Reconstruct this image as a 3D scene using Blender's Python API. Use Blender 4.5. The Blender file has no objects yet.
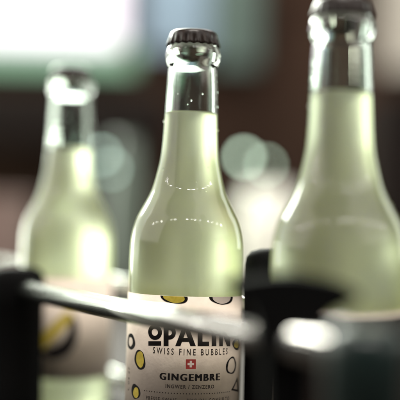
import bpy, bmesh, math, random
from mathutils import Vector, Matrix
random.seed(7)
R = math.radians
S = bpy.context.scene
COL = S.collection

# ------------------------------------------------------------------ camera
cam_d = bpy.data.cameras.new('camera')
cam = bpy.data.objects.new('camera', cam_d)
COL.objects.link(cam)
cam_d.lens = 100.0
cam_d.sensor_width = 36.0
cam_d.clip_start = 0.02
cam_d.clip_end = 100.0
cam_d.shift_y = 25 / 400.0
cam_d.dof.use_dof = True
cam_d.dof.focus_distance = 0.573
cam_d.dof.aperture_fstop = 2.8
CAMZ = 0.1296
ROLL = R(1.3)
cam.matrix_world = Matrix.Translation((0, -0.6, CAMZ)) @ Matrix.Rotation(R(90), 4, 'X') @ Matrix.Rotation(ROLL, 4, 'Z')
S.camera = cam

def at(px, py, d):
    """world point seen at photo pixel (400 px frame) at distance d from the camera plane"""
    u = (px - 200) * 0.00054 / 0.6 * d
    v = (225 - py) * 0.00054 / 0.6 * d
    c, s = math.cos(ROLL), math.sin(ROLL)
    return Vector((u * c - v * s, d - 0.6, CAMZ + u * s + v * c))

# ------------------------------------------------------------------ world, lamps, exposure
W = bpy.data.worlds.new('World')
S.world = W
W.use_nodes = True
bg = W.node_tree.nodes['Background']
bg.inputs[0].default_value = (1.0, 0.95, 0.90, 1)
bg.inputs[1].default_value = 0.085

def area(name, loc, target, sx, sy, power, color):
    l = bpy.data.lights.new(name, 'AREA')
    l.shape = 'RECTANGLE'; l.size = sx; l.size_y = sy
    l.energy = power; l.color = color
    o = bpy.data.objects.new(name, l)
    COL.objects.link(o)
    o.location = loc
    o.rotation_euler = (Vector(target) - Vector(loc)).to_track_quat('-Z', 'Y').to_euler()
    return o

# daylight window behind and to the left, out of frame
area('window_light_left', (-1.65, 1.6, 0.85), (0, 0, 0.15), 2.1, 1.7, 24, (0.93, 1.0, 0.86))
area('neck_strip_light_low', (-0.90, 1.55, 0.13), (-0.02, 0, 0.12), 0.90, 0.36, 6, (0.95, 1.0, 0.86))  # added low panel beside the frame, brightens the strip in the neck
area('neck_strip_light_high', (-0.72, 1.9, 1.2), (0, 0, 0.14), 1.6, 0.78, 104, (0.95, 1.0, 0.88))  # added panel above the frame, more light through the drink's neck
# added backlight behind and right, for strips of light in the drink
area('drink_backlight_right', (1.5, 1.3, 0.6), (0, 0, 0.12), 0.6, 1.0, 5, (0.92, 1.0, 0.88))
# soft fill lights added for the label, at both sides and overhead
area('fill_light_left', (-1.95, -0.2, 1.15), (0, 0, 0.08), 2.2, 1.7, 15, (1.0, 0.93, 0.86))
area('fill_light_top', (0.0, -0.62, 2.6), (0, 0.05, 0.05), 1.3, 0.55, 62, (1.0, 0.94, 0.87))
area('fill_light_right', (1.6, -0.75, 1.5), (0, 0, 0.08), 2.6, 2.0, 18, (1.0, 0.92, 0.85))
# row of small tube lamps curving overhead: seen as rows of dashes on the shoulder of the glass
rl = random.Random(4)
for k in range(17):
    a = -84 + k * 10.5 + rl.uniform(-1.5, 1.5)
    e = R(43.5 - 19 * (a / 84) ** 2)
    a = R(a)
    if k in (3, 6, 7, 12): continue
    area('ceiling_tube', (2.0 * math.cos(e) * math.sin(a), -2.0 * math.cos(e) * math.cos(a), 0.15 + 2.0 * math.sin(e)), (0, 0, 0.15),
         rl.choice((0.10, 0.14, 0.18)), 0.028, rl.choice((0.3, 0.5, 0.9)), (1.0, 0.98, 0.93))
# added fill over the back counter, brightens the pale jar
area('jar_fill_light', (0.25, 0.75, 0.95), (0.2, 1.15, 0.1), 0.25, 0.15, 5.5, (1.0, 0.97, 0.93))
# washes the back wall
area('back_wall_light', (0.1, 2.05, 1.7), (0.1, 2.37, 0.2), 1.8, 0.15, 3.6, (1.0, 0.94, 0.90))

S.view_settings.view_transform = 'Standard'
S.view_settings.look = 'None'
S.view_settings.exposure = 0.3
S.view_settings.gamma = 1.0
S.render.engine = 'CYCLES'
cy = S.cycles
cy.use_denoising = True
try:
    cy.denoiser = 'OPENIMAGEDENOISE'
    cy.denoising_input_passes = 'RGB_ALBEDO_NORMAL'
except Exception:
    pass
cy.max_bounces = 20
cy.transmission_bounces = 16
cy.transparent_max_bounces = 16
cy.glossy_bounces = 6
cy.diffuse_bounces = 4
cy.caustics_reflective = True
cy.caustics_refractive = True
cy.blur_glossy = 0.6
cy.sample_clamp_indirect = 6.0

# ------------------------------------------------------------------ materials
def mat(name, color, rough=0.5, metal=0.0, **kw):
    m = bpy.data.materials.new(name)
    m.use_nodes = True
    b = m.node_tree.nodes['Principled BSDF']
    b.inputs['Base Color'].default_value = (*color, 1)
    b.inputs['Roughness'].default_value = rough
    b.inputs['Metallic'].default_value = metal
    for k, v in kw.items():
        b.inputs[k.replace('_', ' ')].default_value = v
    return m

def mottle(m, scale, lo, hi, socket='Base Color', detail=4, stretch=None, space='Object'):
    nt = m.node_tree
    b = nt.nodes['Principled BSDF']
    tc = nt.nodes.new('ShaderNodeTexCoord')
    mp = nt.nodes.new('ShaderNodeMapping')
    if stretch: mp.inputs['Scale'].default_value = stretch
    n = nt.nodes.new('ShaderNodeTexNoise')
    n.inputs['Scale'].default_value = scale
    n.inputs['Detail'].default_value = detail
    r = nt.nodes.new('ShaderNodeValToRGB')
    r.color_ramp.elements[0].position = 0.3
    r.color_ramp.elements[1].position = 0.7
    r.color_ramp.elements[0].color = (*lo, 1)
    r.color_ramp.elements[1].color = (*hi, 1)
    nt.links.new(tc.outputs[space], mp.inputs[0])
    nt.links.new(mp.outputs[0], n.inputs['Vector'])
    nt.links.new(n.outputs['Fac'], r.inputs[0])
    nt.links.new(r.outputs[0], b.inputs[socket])
    return m

def bump(m, scale, strength, dist=0.0002):
    nt = m.node_tree
    b = nt.nodes['Principled BSDF']
    tc = nt.nodes.new('ShaderNodeTexCoord')
    n = nt.nodes.new('ShaderNodeTexNoise')
    n.inputs['Scale'].default_value = scale
    n.inputs['Detail'].default_value = 3
    bp = nt.nodes.new('ShaderNodeBump')
    bp.inputs['Strength'].default_value = strength
    bp.inputs['Distance'].default_value = dist
    nt.links.new(tc.outputs['Object'], n.inputs['Vector'])
    nt.links.new(n.outputs['Fac'], bp.inputs['Height'])
    nt.links.new(bp.outputs[0], b.inputs['Normal'])
    return m

M = {}
M['glass'] = bump(mat('clear_glass', (0.90, 0.97, 0.92), 0.0, 0.0, Transmission_Weight=1.0, IOR=1.5), 60, 0.25, 0.0003)
M['drink'] = mat('cloudy_lemonade', (0.970, 0.975, 0.70), 0.78, 0.0, Transmission_Weight=0.88, IOR=0.887,
                 Subsurface_Weight=1.0, Subsurface_Scale=0.05)
mottle(M['drink'], 55, (0.95, 0.966, 0.67), (0.98, 0.982, 0.77), detail=5, stretch=(1, 1, 0.6))
M['drink'].node_tree.nodes['Principled BSDF'].inputs['Subsurface Radius'].default_value = (1.0, 1.0, 0.7)
M['cap'] = mottle(mat('cap_lacquer', (0.03, 0.02, 0.016), 0.33, 0.0, Specular_IOR_Level=0.3), 300, (0.008, 0.005, 0.004), (0.024, 0.014, 0.010))
M['paper'] = bump(mottle(mat('label_paper', (0.7, 0.56, 0.47), 0.7, 0.0, Specular_IOR_Level=0.12), 160, (0.70, 0.60, 0.51), (0.78, 0.68, 0.58)), 500, 0.5, 0.0002)
M['ink'] = mat('black_ink', (0.012, 0.010, 0.010), 0.6, Specular_IOR_Level=0.1)
M['grey_ink'] = mat('brown_ink', (0.045, 0.035, 0.03), 0.6, Specular_IOR_Level=0.1)
M['meniscus'] = mat('lemonade_surface', (0.93, 0.95, 0.75), 0.03, 0.0, Transmission_Weight=1.0, IOR=1.33)
M['red'] = mat('red_ink', (0.33, 0.035, 0.03), 0.5)
M['white_ink'] = mat('white_ink', (0.72, 0.62, 0.56), 0.5)
M['yellow'] = mottle(mat('yellow_ink', (0.62, 0.47, 0.04), 0.5), 400, (0.5, 0.37, 0.03), (0.68, 0.53, 0.07))
M['water'] = mat('water', (1, 1, 1), 0.0, 0.0, Transmission_Weight=1.0, IOR=1.33)
M['chrome'] = bump(mat('brushed_chrome', (0.60, 0.62, 0.58), 0.18, 1.0), 250, 0.15, 0.0002)
M['rubber'] = bump(mat('black_plastic', (0.006, 0.006, 0.006), 0.7, 0.0, Specular_IOR_Level=0.03), 500, 0.3, 0.0001)

M['teal'] = bump(mat('teal_sheen_plastic', (0.010, 0.022, 0.020), 0.3), 500, 0.3, 0.0001)  # teal in the base colour stands in for sheen on the end post

# ------------------------------------------------------------------ mesh helpers
def link(name, me, m=None, parent=None, smooth=True):
    o = bpy.data.objects.new(name, me)
    COL.objects.link(o)
    if m: me.materials.append(m)
    if parent: o.parent = parent
    if smooth:
        for p in me.polygons: p.use_smooth = True
    return o

def bm_obj(name, bm, m, parent=None, smooth=True):
    bmesh.ops.recalc_face_normals(bm, faces=bm.faces)
    me = bpy.data.meshes.new(name)
    bm.to_mesh(me); bm.free()
    return link(name, me, m, parent, smooth)

def empty(name, loc=(0, 0, 0), rot=(0, 0, 0)):
    o = bpy.data.objects.new(name, None)
    o.empty_display_size = 0.02
    COL.objects.link(o)
    o.location = loc; o.rotation_euler = rot
    return o

def tag(o, label, cat, group=None):
    o['label'] = label; o['category'] = cat
    if group: o['group'] = group
    return o

def catmull(pts, sub):
    out = []
    n = len(pts)
    for i in range(n - 1):
        p0 = pts[max(i - 1, 0)]; p1 = pts[i]; p2 = pts[i + 1]; p3 = pts[min(i + 2, n - 1)]
        for k in range(sub):
            t = k / sub
            out.append(tuple(0.5 * ((2 * p1[j]) + (-p0[j] + p2[j]) * t + (2 * p0[j] - 5 * p1[j] + 4 * p2[j] - p3[j]) * t * t
                                    + (-p0[j] + 3 * p1[j] - 3 * p2[j] + p3[j]) * t ** 3) for j in (0, 1)))
    out.append(pts[-1])
    return out

def lathe(prof, seg=128, closed=False):
    bm = bmesh.new()
    rings = []
    for r, z in prof:
        if r < 1e-6:
            rings.append([bm.verts.new((0, 0, z))])
        else:
            rings.append([bm.verts.new((r * math.cos(2 * math.pi * k / seg), r * math.sin(2 * math.pi * k / seg), z)) for k in range(seg)])
    pairs = list(zip(rings, rings[1:]))
    if closed: pairs.append((rings[-1], rings[0]))
    for a, b in pairs:
        for k in range(seg):
            k2 = (k + 1) % seg
            if len(a) == 1 and len(b) == 1: continue
            if len(a) == 1: bm.faces.new((a[0], b[k2], b[k]))
            elif len(b) == 1: bm.faces.new((a[k], a[k2], b[0]))
            else: bm.faces.new((a[k], a[k2], b[k2], b[k]))
    return bm

def box(bm, c, s, rz=0.0, bev=0.0):
    t = bmesh.ops.create_cube(bm, size=1.0)
    vs = t['verts']
    bmesh.ops.scale(bm, vec=s, verts=vs)
    if bev:
        es = list({e for v in vs for e in v.link_edges})
        r = bmesh.ops.bevel(bm, geom=es, offset=bev, segments=3, affect='EDGES', profile=0.6)
        vs = list({v for f in r['faces'] for v in f.verts} | {v for v in vs if v.is_valid})
    bmesh.ops.rotate(bm, cent=(0, 0, 0), matrix=Matrix.Rotation(rz, 3, 'Z'), verts=vs)
    bmesh.ops.translate(bm, vec=c, verts=vs)
    return bm

def tube(bm, pts, r, seg=32):
    pts = [Vector(p) for p in pts]
    rings = []
    for i, p in enumerate(pts):
        d = (pts[min(i + 1, len(pts) - 1)] - pts[max(i - 1, 0)]).normalized()
        u = d.cross(Vector((0, 0, 1)))
        if u.length < 1e-4: u = Vector((1, 0, 0))
        u.normalize(); v = u.cross(d)
        rings.append([bm.verts.new(p + (u * math.cos(2 * math.pi * k / seg) + v * math.sin(2 * math.pi * k / seg)) * r) for k in range(seg)])
    for a, b in zip(rings, rings[1:]):
        for k in range(seg):
            bm.faces.new((a[k], a[(k + 1) % seg], b[(k + 1) % seg], b[k]))
    bm.faces.new(rings[0]); bm.faces.new(rings[-1][::-1])
    return bm

# ------------------------------------------------------------------ the bottle (330 ml, long neck)
PX = 0.00054
def zz(y): return (463.5 - y) * PX              # photo row of the sharp bottle -> height over its base
OUT = [(23.9, 42.5), (24.6, 45), (26.2, 49), (27.2, 54), (27.1, 59), (25.7, 63.5), (24.3, 67), (24.4, 71), (25.2, 85), (26.0, 105),
       (27.3, 135), (28.8, 155), (31.6, 170), (35.6, 186), (40.2, 197), (45.5, 207), (50.6, 217), (53.8, 226.5), (56.0, 238), (56.8, 252), (57.0, 270)]
def outer_profile():
    p = [(r * PX, zz(y)) for r, y in OUT][::-1]
    low = [(0.0215, 0.0030), (0.0245, 0.0006), (0.0275, 0.0010), (0.0298, 0.0040), (0.0306, 0.0095)]
    body = [(57.0 * PX, 0.02), (57.0 * PX, 0.05), (57.0 * PX, 0.08)]
    return catmull(low + body + p, 5)
def inner_r(z, wall):
    pr = OUTP
    for (r0, z0), (r1, z1) in zip(pr, pr[1:]):
        if z0 <= z <= z1 and z1 > z0:
            return r0 + (r1 - r0) * (z - z0) / (z1 - z0) - wall
    return pr[-1][0] - wall
OUTP = outer_profile()

def wall_r(z):
    """radius of the inner wall: the drink meets the glass here"""
    r = inner_r(z, 0.0024 if z > zz(200) else 0.0022)
    return min(r, 0.0106) if z > zz(68) else r

def bottle_glass(level):
    """outer skin and the bare inner wall; below the level the drink's own skin is the inner wall"""
    top = zz(32.6)
    out = [(0.0, 0.0045), (0.012, 0.0042)] + OUTP
    out += [(12.7e-3, zz(40)), (12.6e-3, zz(35)), (12.2e-3, top), (10.4e-3, top - 0.0004)]
    inn = []
    z = top - 0.002
    while z > level + 0.0012:
        inn.append((wall_r(z), z)); z -= 0.0012
    inn.append((wall_r(level + 0.0007), level + 0.0007))
    bm = lathe(out + inn, 160)
    for v in bm.verts:                                      # fine mould seams down both sides
        r = math.hypot(v.co.x, v.co.y)
        if r > 0.001 and 0.02 < v.co.z < zz(70) and r > wall_r(v.co.z) + 0.001:
            a = math.degrees(math.atan2(v.co.y, v.co.x)) % 180
            if abs(a - 54) < 0.8: v.co.x *= 1 + 0.00006 / r; v.co.y *= 1 + 0.00006 / r
    return bm

def bottle_drink(level):
    pts = [(0.0, 0.0088), (0.01, 0.0086), (0.022, 0.0075), (0.0265, 0.0085)]
    z = 0.0100
    while z < level:
        pts.append((wall_r(z), z)); z += 0.0014
    r = wall_r(level)
    pts.append((wall_r(level + 0.0007), level + 0.0007)); pts.append((r - 0.0005, level + 0.0001)); pts.append((r - 0.0018, level - 0.0002)); pts.append((0.0, level - 0.0002))
    return lathe(pts, 160)

def add_meniscus(o, level):
    o.data.materials.append(M['meniscus'])
    for p in o.data.polygons:
        if p.normal.z > 0.3 and p.center.z > level - 0.0006: p.material_index = 1
    return o

def crown_cap():
    # 21-fluted crimped crown, rounded shoulder, hollow underside
    seg = 21 * 12
    top = zz(30)
    prof = [(0.0, 0, top), (0.0085, 0, top), (0.0108, 0, top - 0.0002), (0.0120, 0.0, top - 0.0009), (0.01275, 0.02, top - 0.0021),
            (0.0131, .15, top - 0.0034), (0.01345, .5, top - 0.0050), (0.01375, .9, top - 0.0068), (0.01410, 1.0, top - 0.0082),
            (0.01385, 1.0, top - 0.0084), (0.01350, .8, top - 0.0068), (0.01315, .3, top - 0.0046), (0.0124, 0, top - 0.0026), (0.0, 0, top - 0.0018)]
    bm = bmesh.new()
    rings = []
    for r, a, z in prof:
        if r == 0: rings.append([bm.verts.new((0, 0, z))]); continue
        ring = []
        for k in range(seg):
            t = 2 * math.pi * k / seg
            c = math.cos(21 * t)
            w = (abs(c) ** 0.8) * (1 if c > 0 else -1)
            rr = r + a * 0.00062 * w
            ring.append(bm.verts.new((rr * math.cos(t), rr * math.sin(t), z + (a * 0.00022 * w if a >= 0.9 else 0))))
        rings.append(ring)
    for a, b in zip(rings, rings[1:]):
        for k in range(seg):
            k2 = (k + 1) % seg
            if len(a) == 1: bm.faces.new((a[0], b[k2], b[k]))
            elif len(b) == 1: bm.faces.new((a[k], a[k2], b[0]))
            else: bm.faces.new((a[k], a[k2], b[k2], b[k]))
    return bm

# ---- printed label: flat artwork (metres along the arc, height) wrapped round the bottle
RB = 57.0 * PX
RL = RB + 0.00016                       # outer face of the paper
def wrap_mesh(me, r):
    bm = bmesh.new(); bm.from_mesh(me)
    xs = [v.co.x for v in bm.verts]
    x = math.floor(min(xs) * 1000) / 1000
    while x < max(xs):
        bmesh.ops.bisect_plane(bm, geom=bm.verts[:] + bm.edges[:] + bm.faces[:], plane_co=(x, 0, 0), plane_no=(1, 0, 0), dist=1e-7)
        x += 0.001
    bmesh.ops.bisect_plane(bm, geom=bm.verts[:] + bm.edges[:] + bm.faces[:], plane_co=(0, LT - 0.00005, 0), plane_no=(0, 1, 0), dist=1e-7, clear_outer=True)
    for v in bm.verts:
        t = v.co.x / RB
        v.co = (r * math.sin(t), -r * math.cos(t), v.co.y)
    for f in bm.faces:
        c = f.calc_center_median()
        f.normal_update()
        if f.normal.dot(Vector((c.x, c.y, 0))) < 0: f.normal_flip()
    bm.to_mesh(me); bm.free()
    return me

DG = None
def curve_mesh(loops):
    cd = bpy.data.curves.new('shape', 'CURVE')
    cd.dimensions = '2D'; cd.fill_mode = 'BOTH'
    for lp in loops:
        sp = cd.splines.new('POLY'); sp.points.add(len(lp) - 1)
        for i, (x, y) in enumerate(lp): sp.points[i].co = (x * 100, y * 100, 0, 1)
        sp.use_cyclic_u = True
    ob = bpy.data.objects.new('shape', cd); COL.objects.link(ob)
    bpy.context.view_layer.update()
    me = bpy.data.meshes.new_from_object(ob.evaluated_get(bpy.context.evaluated_depsgraph_get()))
    bpy.data.objects.remove(ob); bpy.data.curves.remove(cd)
    me.transform(Matrix.Scale(0.01, 4))
    return me

def text_mesh(s, x0, x1, y0, y1, bold=0.0, spacing=1.0):
    """text stretched to fill the rectangle x0..x1, y0..y1"""
    cd = bpy.data.curves.new('t', 'FONT')
    cd.body = s; cd.offset = bold; cd.space_character = spacing; cd.resolution_u = 3
    ob = bpy.data.objects.new('t', cd); COL.objects.link(ob)
    bpy.context.view_layer.update()
    me = bpy.data.meshes.new_from_object(ob.evaluated_get(bpy.context.evaluated_depsgraph_get()))
    bpy.data.objects.remove(ob); bpy.data.curves.remove(cd)
    xs = [v.co.x for v in me.vertices]; ys = [v.co.y for v in me.vertices]
    ax, bx_, ay, by = min(xs), max(xs), min(ys), max(ys)
    for v in me.vertices:
        v.co = (x0 + (v.co.x - ax) / (bx_ - ax) * (x1 - x0), y0 + (v.co.y - ay) / (by - ay) * (y1 - y0), 0)
    return me

def join(name, meshes, r, m, parent):
    bm = bmesh.new()
    for me in meshes: bm.from_mesh(me)
    me = bpy.data.meshes.new(name); bm.to_mesh(me); bm.free()
    for q in meshes: bpy.data.meshes.remove(q)
    wrap_mesh(me, r)
    return link(name, me, m, parent, smooth=False)

BOT_LOC, BOT_LEAN = Vector((-0.0078, 0, 0)), R(0.5)
INV = (Matrix.Translation(BOT_LOC) @ Matrix.Rotation(BOT_LEAN, 4, 'Y')).inverted()
def pt(px, py):
    """place on the sharp bottle's label (arc length, height) of a mark measured on the photo"""
    o = INV @ Vector((0, -0.6, CAMZ)); d = (INV @ at(px, py, 1.0)) - o
    a = d.x ** 2 + d.y ** 2; b = 2 * (o.x * d.x + o.y * d.y); c = o.x ** 2 + o.y ** 2 - RL ** 2
    t = (-b - math.sqrt(max(0, b * b - 4 * a * c))) / (2 * a)
    p = o + d * t
    return (math.atan2(p.x, -p.y) * RB, p.z)
def arcx(px, py): return pt(px, py)[0]
LT = pt(184, 296.5)[1]
LB = LT - 0.0655
def rect(x0, y0, x1, y1): return [pt(x0, y1), pt(x1, y1), pt(x1, y0), pt(x0, y0)]
def blob(cx, cy, rx, ry, rot=0, n=36, wob=0.07, seed=0, k=1.0):
    rnd = random.Random(seed)
    ph = [rnd.uniform(0, 6.28) for _ in range(3)]
    out = []
    for i in range(n):
        t = 2 * math.pi * i / n
        w = 1 + wob * math.sin(2 * t + ph[0]) + wob * .6 * math.sin(3 * t + ph[1]) + wob * .3 * math.sin(5 * t + ph[2])
        x, y = rx * k * w * math.cos(t), ry * k * w * math.sin(t)
        out.append((cx + x * math.cos(rot) - y * math.sin(rot), cy + x * math.sin(rot) + y * math.cos(rot)))
    return out
def blob_px(px, py, rx, ry, **kw):
    """blob centred on a photo point, real (unwrapped) radii in bottle pixels"""
    c = pt(px, py)
    return blob(c[0], c[1], rx * PX, ry * PX, **kw)

def make_paper(parent):
    bm = bmesh.new()
    n = 200
    half = math.pi * 0.985
    ro, ri = RL, RB + 0.00004
    L = []
    for k in range(n + 1):
        t = -half + 2 * half * k / n
        L.append([bm.verts.new((r * math.sin(t), -r * math.cos(t), z)) for r, z in ((ri, LB), (ro, LB), (ro, LT), (ri, LT))])
    for a, b in zip(L, L[1:]):
        for j in range(4):
            bm.faces.new((a[j], b[j], b[(j + 1) % 4], a[(j + 1) % 4]))
    bm.faces.new(L[0]); bm.faces.new(L[-1][::-1])
    return bm_obj('label', bm, M['paper'], parent)

def ginger(parent, px, py, rx, ry, core, rot=0.0, seed=0, thick=0.66, off=(0, 0)):
    """hand-drawn slice of ginger: black outline and a core"""
    c = pt(px, py)
    outer = blob(c[0], c[1], rx * PX, ry * PX, rot=rot, seed=seed)
    inner = blob(c[0] + off[0] * PX, c[1] + off[1] * PX, rx * PX * thick, ry * PX * (thick + 0.08), rot=rot, seed=seed + 1)
    o = join('ginger_drawing', [curve_mesh([outer, inner])], RL + 0.00005, M['ink'], parent)
    if core:
        mid = blob(c[0] + off[0] * PX, c[1] + off[1] * PX, rx * PX * thick * 1.0, ry * PX * (thick + 0.08), rot=rot, seed=seed + 1)
        i = join('ginger_core', [curve_mesh([mid])], RL + 0.00003, core, parent)
    return o

def front_label(parent):
    lab = make_paper(parent)
    ink = []
    # --- brand lettering, drawn glyph by glyph
    def circ(px, py, r, n=40, ax=1.0):
        c = pt(px, py); return [(c[0] + r * ax * PX * math.cos(2 * math.pi * i / n), c[1] + r * PX * math.sin(2 * math.pi * i / n)) for i in range(n)]
    T, B = 325.8, 346.0
    ink.append(curve_mesh([circ(154.8, 332.2, 7.3, ax=1.05), circ(154.8, 332.2, 3.4)]))
    ink.append(curve_mesh([rect(148.4, 341.2, 161.2, 345.6)]))
    def poly(p): return [pt(*q) for q in p]
    # P
    def bowl(x0, xr, yt, yb, n=14):
        cy, ry = (yt + yb) / 2, (yb - yt) / 2
        return [(xr + (ry * 0.95) * math.cos(t), cy + ry * math.sin(t)) for t in [-math.pi / 2 + math.pi * k / n for k in range(n + 1)]]
    P = [(163.6, T), *bowl(163.6, 169.3, T, 339.6), (168.6, 339.6), (168.6, B), (163.6, B)]
    Pi = [(168.6, T + 4.2), *bowl(168.6, 169.3, T + 4.2, 335.4), (168.6, 335.4)]
    ink.append(curve_mesh([poly(P), poly(Pi)]))
    # A
    ink.append(curve_mesh([poly([(183.2, T), (188.0, T), (195.8, B), (190.4, B), (188.9, 341.8), (182.0, 341.8), (180.4, B), (175.2, B)]),
                           poly([(185.6, 331.8), (187.6, 338), (183.5, 338)])]))
    # L, I, N
    ink.append(curve_mesh([poly([(197.6, T), (202.5, T), (202.5, 341.6), (209.0, 341.6), (209.0, B), (197.6, B)])]))
    ink.append(curve_mesh([poly([(211.6, T), (216.3, T), (216.3, B), (211.6, B)])]))
    ink.append(curve_mesh([poly([(219.2, T), (223.0, T), (226.6, 336.5), (226.6, T), (230.3, T), (230.3, B), (226.9, B), (222.8, 334.5), (222.8, B), (219.2, B)])]))
    join('brand_lettering', ink, RL + 0.00005, M['ink'], lab)
    def line(s, px0, px1, y0, y1, bold=0.0, spacing=1.0):
        ym = (y0 + y1) / 2
        xm = (px0 + px1) / 2
        return text_mesh(s, pt(px0, ym)[0], pt(px1, ym)[0], pt(xm, y1)[1], pt(xm, y0)[1], bold, spacing)
    small = [line('SWISS FINE BUBBLES', 153, 227.5, 348.9, 355.4, 0.012, 1.55),
             line('INGWER / ZENZERO', 165.5, 214, 385.0, 389.0, 0.03, 1.25),
             line('PRESSE SWAIS  \u00b7  SPICIDLI CONSULTO', 146.0, 229, 398.6, 402.8, 0.012, 1.35)]
    join('small_lettering', small, RL + 0.00005, M['grey_ink'], lab)
    dots = []
    n = 33
    a0, a1 = arcx(144.5, 393.5), arcx(229.5, 393.5)
    for k in range(n):
        x = a0 + (a1 - a0) * k / (n - 1)
        y = pt(186, 393.8)[1]
        r = 0.62 * PX
        dots.append(curve_mesh([[(x + r * math.cos(q * math.pi / 4), y + r * math.sin(q * math.pi / 4)) for q in range(8)]]))
    join('dotted_line', dots, RL + 0.00005, M['grey_ink'], lab)
    bold = []
    for q, dx in enumerate((-0.5, -0.17, 0.17, 0.5)):       # heavy strokes: four slightly shifted impressions
        me = wrap_mesh(line('GINGEMBRE', 160 + dx, 219.3 + dx, 374.0, 381.0, 0.0, 1.28), RL + 0.00005 + q * 0.000012)
        bold.append(me)
    bm = bmesh.new()
    for me in bold: bm.from_mesh(me)
    me = bpy.data.meshes.new('flavour_lettering'); bm.to_mesh(me); bm.free()
    link('flavour_lettering', me, M['ink'], lab, smooth=False)
    join('cross_emblem', [curve_mesh([rect(185.8, 359.3, 195.8, 368.9)])], RL + 0.00003, M['red'], lab)
    c = pt(190.8, 364.1)
    a, b = 3.1 * PX, 1.05 * PX
    x, y = c
    join('emblem_cross', [curve_mesh([[(x - a, y - b), (x - b, y - b), (x - b, y - a), (x + b, y - a), (x + b, y - b), (x + a, y - b),
                                       (x + a, y + b), (x + b, y + b), (x + b, y + a), (x - b, y + a), (x - b, y + b), (x - a, y + b)]])],
         RL + 0.00006, M['white_ink'], lab)
    Y = M['yellow']
    ginger(lab, 130.6, 341.6, 9.5, 8.4, None, seed=3, thick=0.5)
    ginger(lab, 139.6, 359.8, 8.3, 9.2, Y, seed=5, rot=0.2, thick=0.72, off=(0.4, 0.6))
    ginger(lab, 135.4, 391.6, 7.2, 7.4, Y, seed=8, rot=-0.6, thick=0.62, off=(0.8, -0.9))
    ginger(lab, 174, 296.9, 13.0, 6.6, Y, seed=11, thick=0.78)
    ginger(lab, 223, 296.5, 14.0, 8.5, M['white_ink'], seed=13, thick=0.78)
    ginger(lab, 236.8, 343.6, 9.0, 6.2, Y, seed=17, thick=0.6)
    ginger(lab, 231.6, 365.6, 9.5, 8.0, None, seed=19, thick=0.72, rot=0.5)
    join('ginger_drawing', [curve_mesh([poly([(237.4, 376.5), (231.0, 390.2), (238.4, 392.0)]), poly([(236.6, 381), (233.2, 388.8), (237.4, 389.6)])])],
         RL + 0.00005, M['ink'], lab)
    # rotated fine print by the seam
    fp = text_mesh('L 04 27', 0, 12 * PX * 1.9, 0, 3.6 * PX, 0.0, 1.1)
    fp.transform(Matrix.Translation((arcx(129.5, 378), pt(130.8, 391)[1], 0)) @ Matrix.Rotation(R(90), 4, 'Z'))
    join('fine_print', [fp], RL + 0.00005, M['grey_ink'], lab)
    return lab

def side_label(parent, rot):
    """the same paper seen from another side: one large drawing of a ginger root"""
    lab = make_paper(parent)
    cx, cyy = rot * RB, LT - 0.0370
    def sh(pts): return [(cx + x * PX, cyy + y * PX) for x, y in pts]
    crescent = [(-20, -20), (-2, -29), (17, -22), (27, -2), (26, 18), (16, 28), (17, 10), (9, -6), (-6, -15)]
    crescent = [tuple(p) for p in catmull(crescent + [crescent[0]], 6)][:-1]
    join('ginger_drawing', [curve_mesh([sh(crescent)])], RL + 0.00005, M['ink'], lab)
    root = [(-27, -13), (-17, -18), (0, -2), (20, 21), (13, 29), (-6, 11), (-19, -3)]
    root = [tuple(p) for p in catmull(root + [root[0]], 6)][:-1]
    join('ginger_core', [curve_mesh([sh(root)])], RL + 0.00007, M['yellow'], lab)
    if rot > 1:                                             # shade over this label, painted on as a dark panel
        join('shade_panel', [curve_mesh([[(-0.045, LB + 0.003), (0.045, LB + 0.003), (0.045, LT - 0.0012), (-0.045, LT - 0.0012)]])], RL + 0.00004, mat('label_shade', (0.03, 0.02, 0.017), 0.8, Specular_IOR_Level=0.05), lab)
    return lab

def bottle(loc, lean, rz, level, label, kind):
    t = empty('lemonade_bottle', loc, (0, lean, 0))
    tag(t, label, 'bottle', 'lemonade bottles in the rack')
    g = bm_obj('glass', bottle_glass(level), M['glass'], t)
    d = add_meniscus(bm_obj('drink', bottle_drink(level), M['drink'], t), level)
    c = bm_obj('crown_cap', crown_cap(), M['cap'], t)
    c.rotation_euler.z = rz
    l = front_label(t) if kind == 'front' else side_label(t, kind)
    # beads of water on the neck and shoulder
    rd = random.Random(int(level * 1e5) + len(label))
    for k in range(16 if kind == 'front' else 5):
        z = zz(rd.uniform(72, 108)) if k % 2 else zz(rd.uniform(110, 205))
        a = rd.uniform(-math.pi, 0) if k else math.pi * 1.02
        if k == 0: z = zz(121)
        r = inner_r(z, 0)
        sz = rd.uniform(0.00025, 0.0006)
        bm = bmesh.new(); bmesh.ops.create_uvsphere(bm, u_segments=16, v_segments=10, radius=sz)
        bmesh.ops.scale(bm, vec=(1, 1, rd.uniform(1.0, 1.6)), verts=bm.verts)
        d = bm_obj('water_drop', bm, M['water'], g)
        d.location = (r * math.cos(a), r * math.sin(a), z)
    return t

bottle(BOT_LOC, BOT_LEAN, 0.1, zz(113), 'sharp clear bottle with brown crown cap and ginger label facing the camera, behind the rail', 'front')
bottle((-0.0893, 0.15, 0), R(0.1), 0.4, zz(133), 'blurred farthest bottle on the left, yellow and black ginger drawing on its label', -0.10)
bottle((0.0645, -0.0915, 0), R(-0.4), 0.7, zz(110), 'large blurred nearest bottle on the right with its cap cut by the frame', 2.3)

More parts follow.
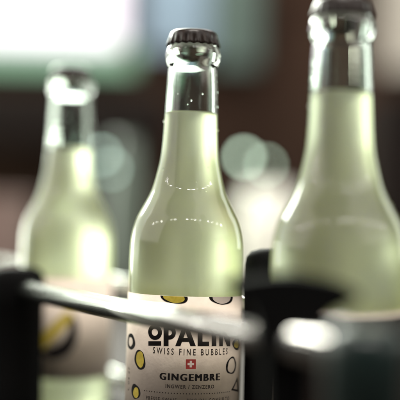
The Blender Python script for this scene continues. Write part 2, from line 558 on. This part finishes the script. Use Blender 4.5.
# ------------------------------------------------------------------ the rack
rack = tag(empty('bottle_rack', (0, 0, -0.004)), 'black and chrome bottle rack with round rails running along both sides of the bottles', 'bottle rack')
dirv = Vector((0.458, -0.889, 0)).normalized()
RZ = math.atan2(dirv.y, dirv.x)
f0 = Vector((-0.104, 0.082, 0.0905))
def on_front(t, z=None):
    p = f0 + dirv * t
    return Vector((p.x, p.y, p.z if z is None else z))
side = Vector((0.889, 0.458, 0))
def on_rear(t, z=None):
    p = f0 + dirv * t + side * 0.0915
    return Vector((p.x, p.y, p.z if z is None else z))
def rail(p0, p1, r):
    bm = bmesh.new(); tube(bm, [p0, p1], r, 40)
    return bm_obj('rail', bm, M['chrome'], rack)
rail(on_front(-0.006), on_front(0.35), 0.0058)
rail(on_rear(-0.45), on_rear(0.14), 0.0048)
rail(on_rear(-0.45, 0.024), on_rear(0.14, 0.024), 0.0050)
def post(c, w, top, name='post'):
    """moulded round post with a domed top, a collar round the rail and fine ribs"""
    r = w / 2
    pr = [(0, 0.0), (r * .98, 0.0), (r, 0.002), (r * .97, 0.03), (r * .97, 0.0748), (r, 0.0760), (r, top - r * .55), (r * .96, top - r * .30), (r * .82, top - r * .12),
          (r * .55, top - r * .03), (0, top)]
    o = bm_obj(name, lathe(pr, 64), M['rubber'], rack)
    o.location = (c.x, c.y, 0.004)
    return o
post(on_front(-0.024), 0.035, 0.1010)
post(on_front(0.350), 0.028, 0.0985).data.materials[0] = M['teal']
post(on_rear(-0.44), 0.024, 0.1010)
post(on_rear(0.140), 0.033, 0.118)
# slim T-shaped divider post in the middle of the front rail
tp = on_front(0.300)
bm = bmesh.new()
ws = [(0.0068, 0.0), (0.0070, 0.03), (0.0080, 0.06), (0.0095, 0.078), (0.0100, 0.092)]
q = [[bm.verts.new((tp.x + sx * w * (1 - 0.22 * abs(sy)) , tp.y + sy * 0.006, z)) for sx, sy in ((-1, 0), (-1, -1), (1, -1), (1, 0), (1, 1), (-1, 1))] for w, z in ws]
for a, b in zip(q, q[1:]):
    for k in range(6): bm.faces.new((a[k], a[(k + 1) % 6], b[(k + 1) % 6], b[k]))
bm.faces.new(q[0]); bm.faces.new(q[-1])
dv = bm_obj('divider', bm, M['rubber'], rack, smooth=False)
bm = bmesh.new()
hp = [(-0.0255, 0.0160), (-0.0255, 0.0180), (-0.015, 0.0200), (-0.006, 0.0212), (0.004, 0.0215), (0.016, 0.0195), (0.0245, 0.0160), (0.0255, 0.0135), (0.021, 0.0105), (0.0155, 0.0075), (0.0115, 0.0020), (0.0104, -0.006),
      (-0.0104, -0.006), (-0.0115, 0.003), (-0.0145, 0.0100), (-0.0200, 0.0135)]
hp = catmull(hp + [hp[0]], 5)[:-1]
fr = [bm.verts.new((x, -0.008, z)) for x, z in hp]; bk = [bm.verts.new((x, 0.008, z)) for x, z in hp]
bm.faces.new(fr); bm.faces.new(bk[::-1])
for k in range(len(hp)): bm.faces.new((fr[k], bk[k], bk[(k + 1) % len(hp)], fr[(k + 1) % len(hp)]))
hd = bm_obj('divider_head', bm, M['rubber'], rack, smooth=False)
hd.location = (tp.x, tp.y, 0.0945)
hd.parent = dv
# floor tray of the rack
bm = bmesh.new()
mid = on_front(0.0) + side * 0.0457
box(bm, (mid.x, mid.y, 0.0008), (1.0, 0.115, 0.006), RZ, 0.002)
bm_obj('tray', bm, M['rubber'], rack)

# ------------------------------------------------------------------ counter, back bar
def struct(name, bm, m, smooth=False):
    o = bm_obj(name, bm, m, None, smooth); o['kind'] = 'structure'; return o
m = bump(mottle(mat('counter_top', (0.02, 0.017, 0.015), 0.65, 0.0, Specular_IOR_Level=0.08), 9, (0.014, 0.012, 0.012), (0.035, 0.026, 0.021)), 200, 0.2, 0.0003)
bm = bmesh.new(); box(bm, (0.3, 0.05, -0.036), (3.6, 2.7, 0.06), 0, 0.004)
struct('counter', bm, m)
m = mottle(mat('wall_paint', (0.13, 0.085, 0.065), 0.9, 0.0, Specular_IOR_Level=0.05), 2.5, (0.018, 0.010, 0.007), (0.065, 0.038, 0.027))
D = 2.9
def slab(name, x0, y0, x1, y1, d, th, m, bev=0.004):
    a, b = at(x0, y1, d), at(x1, y0, d)
    bm = bmesh.new()
    c = (a + b) / 2
    box(bm, (c.x, c.y + th / 2, c.z), (abs(b.x - a.x), th, abs(b.z - a.z)), 0, bev)
    return bm
bm = bmesh.new(); box(bm, (0, 2.42, 0.6), (8.0, 0.1, 3.0), 0, 0)
struct('back_wall', bm, m)
bm = bmesh.new(); box(bm, (0, 2.0, -0.93), (8.0, 5.0, 0.05), 0, 0)
struct('floor', bm, mat('floor_tiles', (0.03, 0.025, 0.022), 0.5))

def emit(name, col, st):
    m = bpy.data.materials.new(name); m.use_nodes = True
    b = m.node_tree.nodes['Principled BSDF']
    b.inputs['Base Color'].default_value = (0.02, 0.02, 0.02, 1)
    b.inputs['Emission Color'].default_value = (*col, 1)
    b.inputs['Emission Strength'].default_value = st
    return m
# lit display screen top left
scr = empty('display_screen', at(-60, 20, D)); tag(scr, 'large glowing white screen with an added green fringe of light high at the left of the back wall', 'screen')
o = bm_obj('screen_panel', slab('p', -330, -190, 126, 42, D - 0.05, 0.02, None), emit('screen_glow', (1.0, 0.90, 0.97), 1.7), None, False)
o.parent = scr; o.matrix_parent_inverse = Matrix.Translation(-scr.location)
o = bm_obj('fringe_strip', slab('p', -330, 43, 134, 58, D - 0.05, 0.03, None), emit('fringe_glow', (0.40, 0.78, 0.48), 0.6), None, False)  # green fringe of the blurred light, built as a glowing strip
o.parent = scr; o.matrix_parent_inverse = Matrix.Translation(-scr.location)
# blue grey panel and a duller board beside it
o = bm_obj('frosted_panel', slab('p', 140, -90, 212, 50, D - 0.02, 0.02, None), mat('frosted_glass', (0.17, 0.22, 0.28), 0.8, 0.0, Specular_IOR_Level=0.05), None, False)
tag(o, 'pale blue grey frosted panel on the back wall behind the sharp bottle cap', 'panel')
o = bm_obj('notice_board', slab('p', 214, -90, 262, 66, D - 0.02, 0.02, None), mat('grey_board', (0.075, 0.10, 0.09), 0.8, 0.0, Specular_IOR_Level=0.05), None, False)
tag(o, 'dull grey green board on the back wall right of the pale blue grey panel', 'board')
o = bm_obj('menu_board', slab('p', 384, -90, 520, 70, D - 0.02, 0.02, None), mat('pale_poster', (0.42, 0.38, 0.33), 0.6), None, False)
tag(o, 'pale beige board on the back wall in the top right corner', 'board')
# dark open shelf recess on the left, dark doorway on the right
dark = mat('dark_wood', (0.008, 0.005, 0.004), 0.7, Specular_IOR_Level=0.1)
o = bm_obj('wall_cabinet', slab('p', -140, 92, 168, 138, D - 0.25, 0.22, None), dark, None, False)
tag(o, 'dark wooden cabinet below the glowing screen behind the left bottle', 'cabinet')
o = bm_obj('tall_cabinet', slab('p', 372, 98, 520, 330, D - 0.5, 0.3, None), dark, None, False)
tag(o, 'black tall cabinet at the right edge behind the nearest bottle', 'cabinet')
# white ceramic jar on the back counter, lit from above
def vessel(name, px, y0, y1, half, d, m, label, cat, prof=None):
    b = at(px, y1, d); s = d / 0.6 * PX
    h = (y1 - y0) * s; w = half * s
    pr = prof or [(0, 0), (.8, 0), (.95, .04), (1.0, .2), (1.0, .6), (.9, .8), (.7, .92), (.72, 1.0), (.6, 1.0), (.6, .92), (0, .9)]
    bm = lathe([(r * w, z * h) for r, z in pr], 48)
    o = bm_obj(name, bm, m); o.location = b
    return tag(o, label, cat)
porc = mat('pale_porcelain', (0.72, 0.72, 0.63), 0.3)
vessel('porcelain_jar', 268, 188, 300, 34, 1.75, porc, 'pale porcelain jar glowing between the sharp bottle and the nearest bottle', 'jar')
vessel('glass_carafe', 120, 140, 300, 17, 1.85, mat('smoky_glass', (0.11, 0.14, 0.115), 0.3), 'grey green carafe behind the gap between the left and sharp bottles', 'carafe')
bm = slab('p', -40, 196, 24, 300, 1.75, 0.12, None)
o = bm_obj('cardboard_box', bm, mottle(mat('dusty_card', (0.30, 0.22, 0.19), 0.8), 20, (0.15, 0.10, 0.085), (0.24, 0.175, 0.15)), None, False)
tag(o, 'dull pinkish brown box on the counter at the left edge of the photo', 'box')
# small round lamps far behind: they blur into discs
def lamp(px, py, d, r, col, st, label):
    t = empty('globe_lamp', at(px, py, d)); tag(t, label, 'lamp', 'small globe lamps behind the bottles')
    bm = bmesh.new(); bmesh.ops.create_uvsphere(bm, u_segments=24, v_segments=16, radius=r)
    bm_obj('bulb', bm, emit('bulb_glow', col, st), t)
    bm = lathe([(0, r * 0.75), (r * .55, r * 0.75), (r * .6, r * 1.0), (r * .5, r * 1.9), (0, r * 2.0)], 24)
    bm_obj('socket', bm, M['rubber'], t)
lamp(244, 157, 1.75, 0.0055, (0.76, 1.0, 0.76), 11, 'glowing globe lamp nearest the sharp bottle neck, larger of the pair on its right')
lamp(266, 165, 1.80, 0.0045, (0.76, 1.0, 0.76), 8, 'dimmer globe lamp just right of and below its brighter twin')
lamp(101, 155, 1.75, 0.0050, (0.72, 1.0, 0.84), 6, 'dim globe lamp beside the neck of the farthest bottle, partly behind it')
lamp(111, 169, 1.80, 0.0050, (0.72, 1.0, 0.84), 5, 'faint globe lamp just right of and below the one beside the farthest neck')
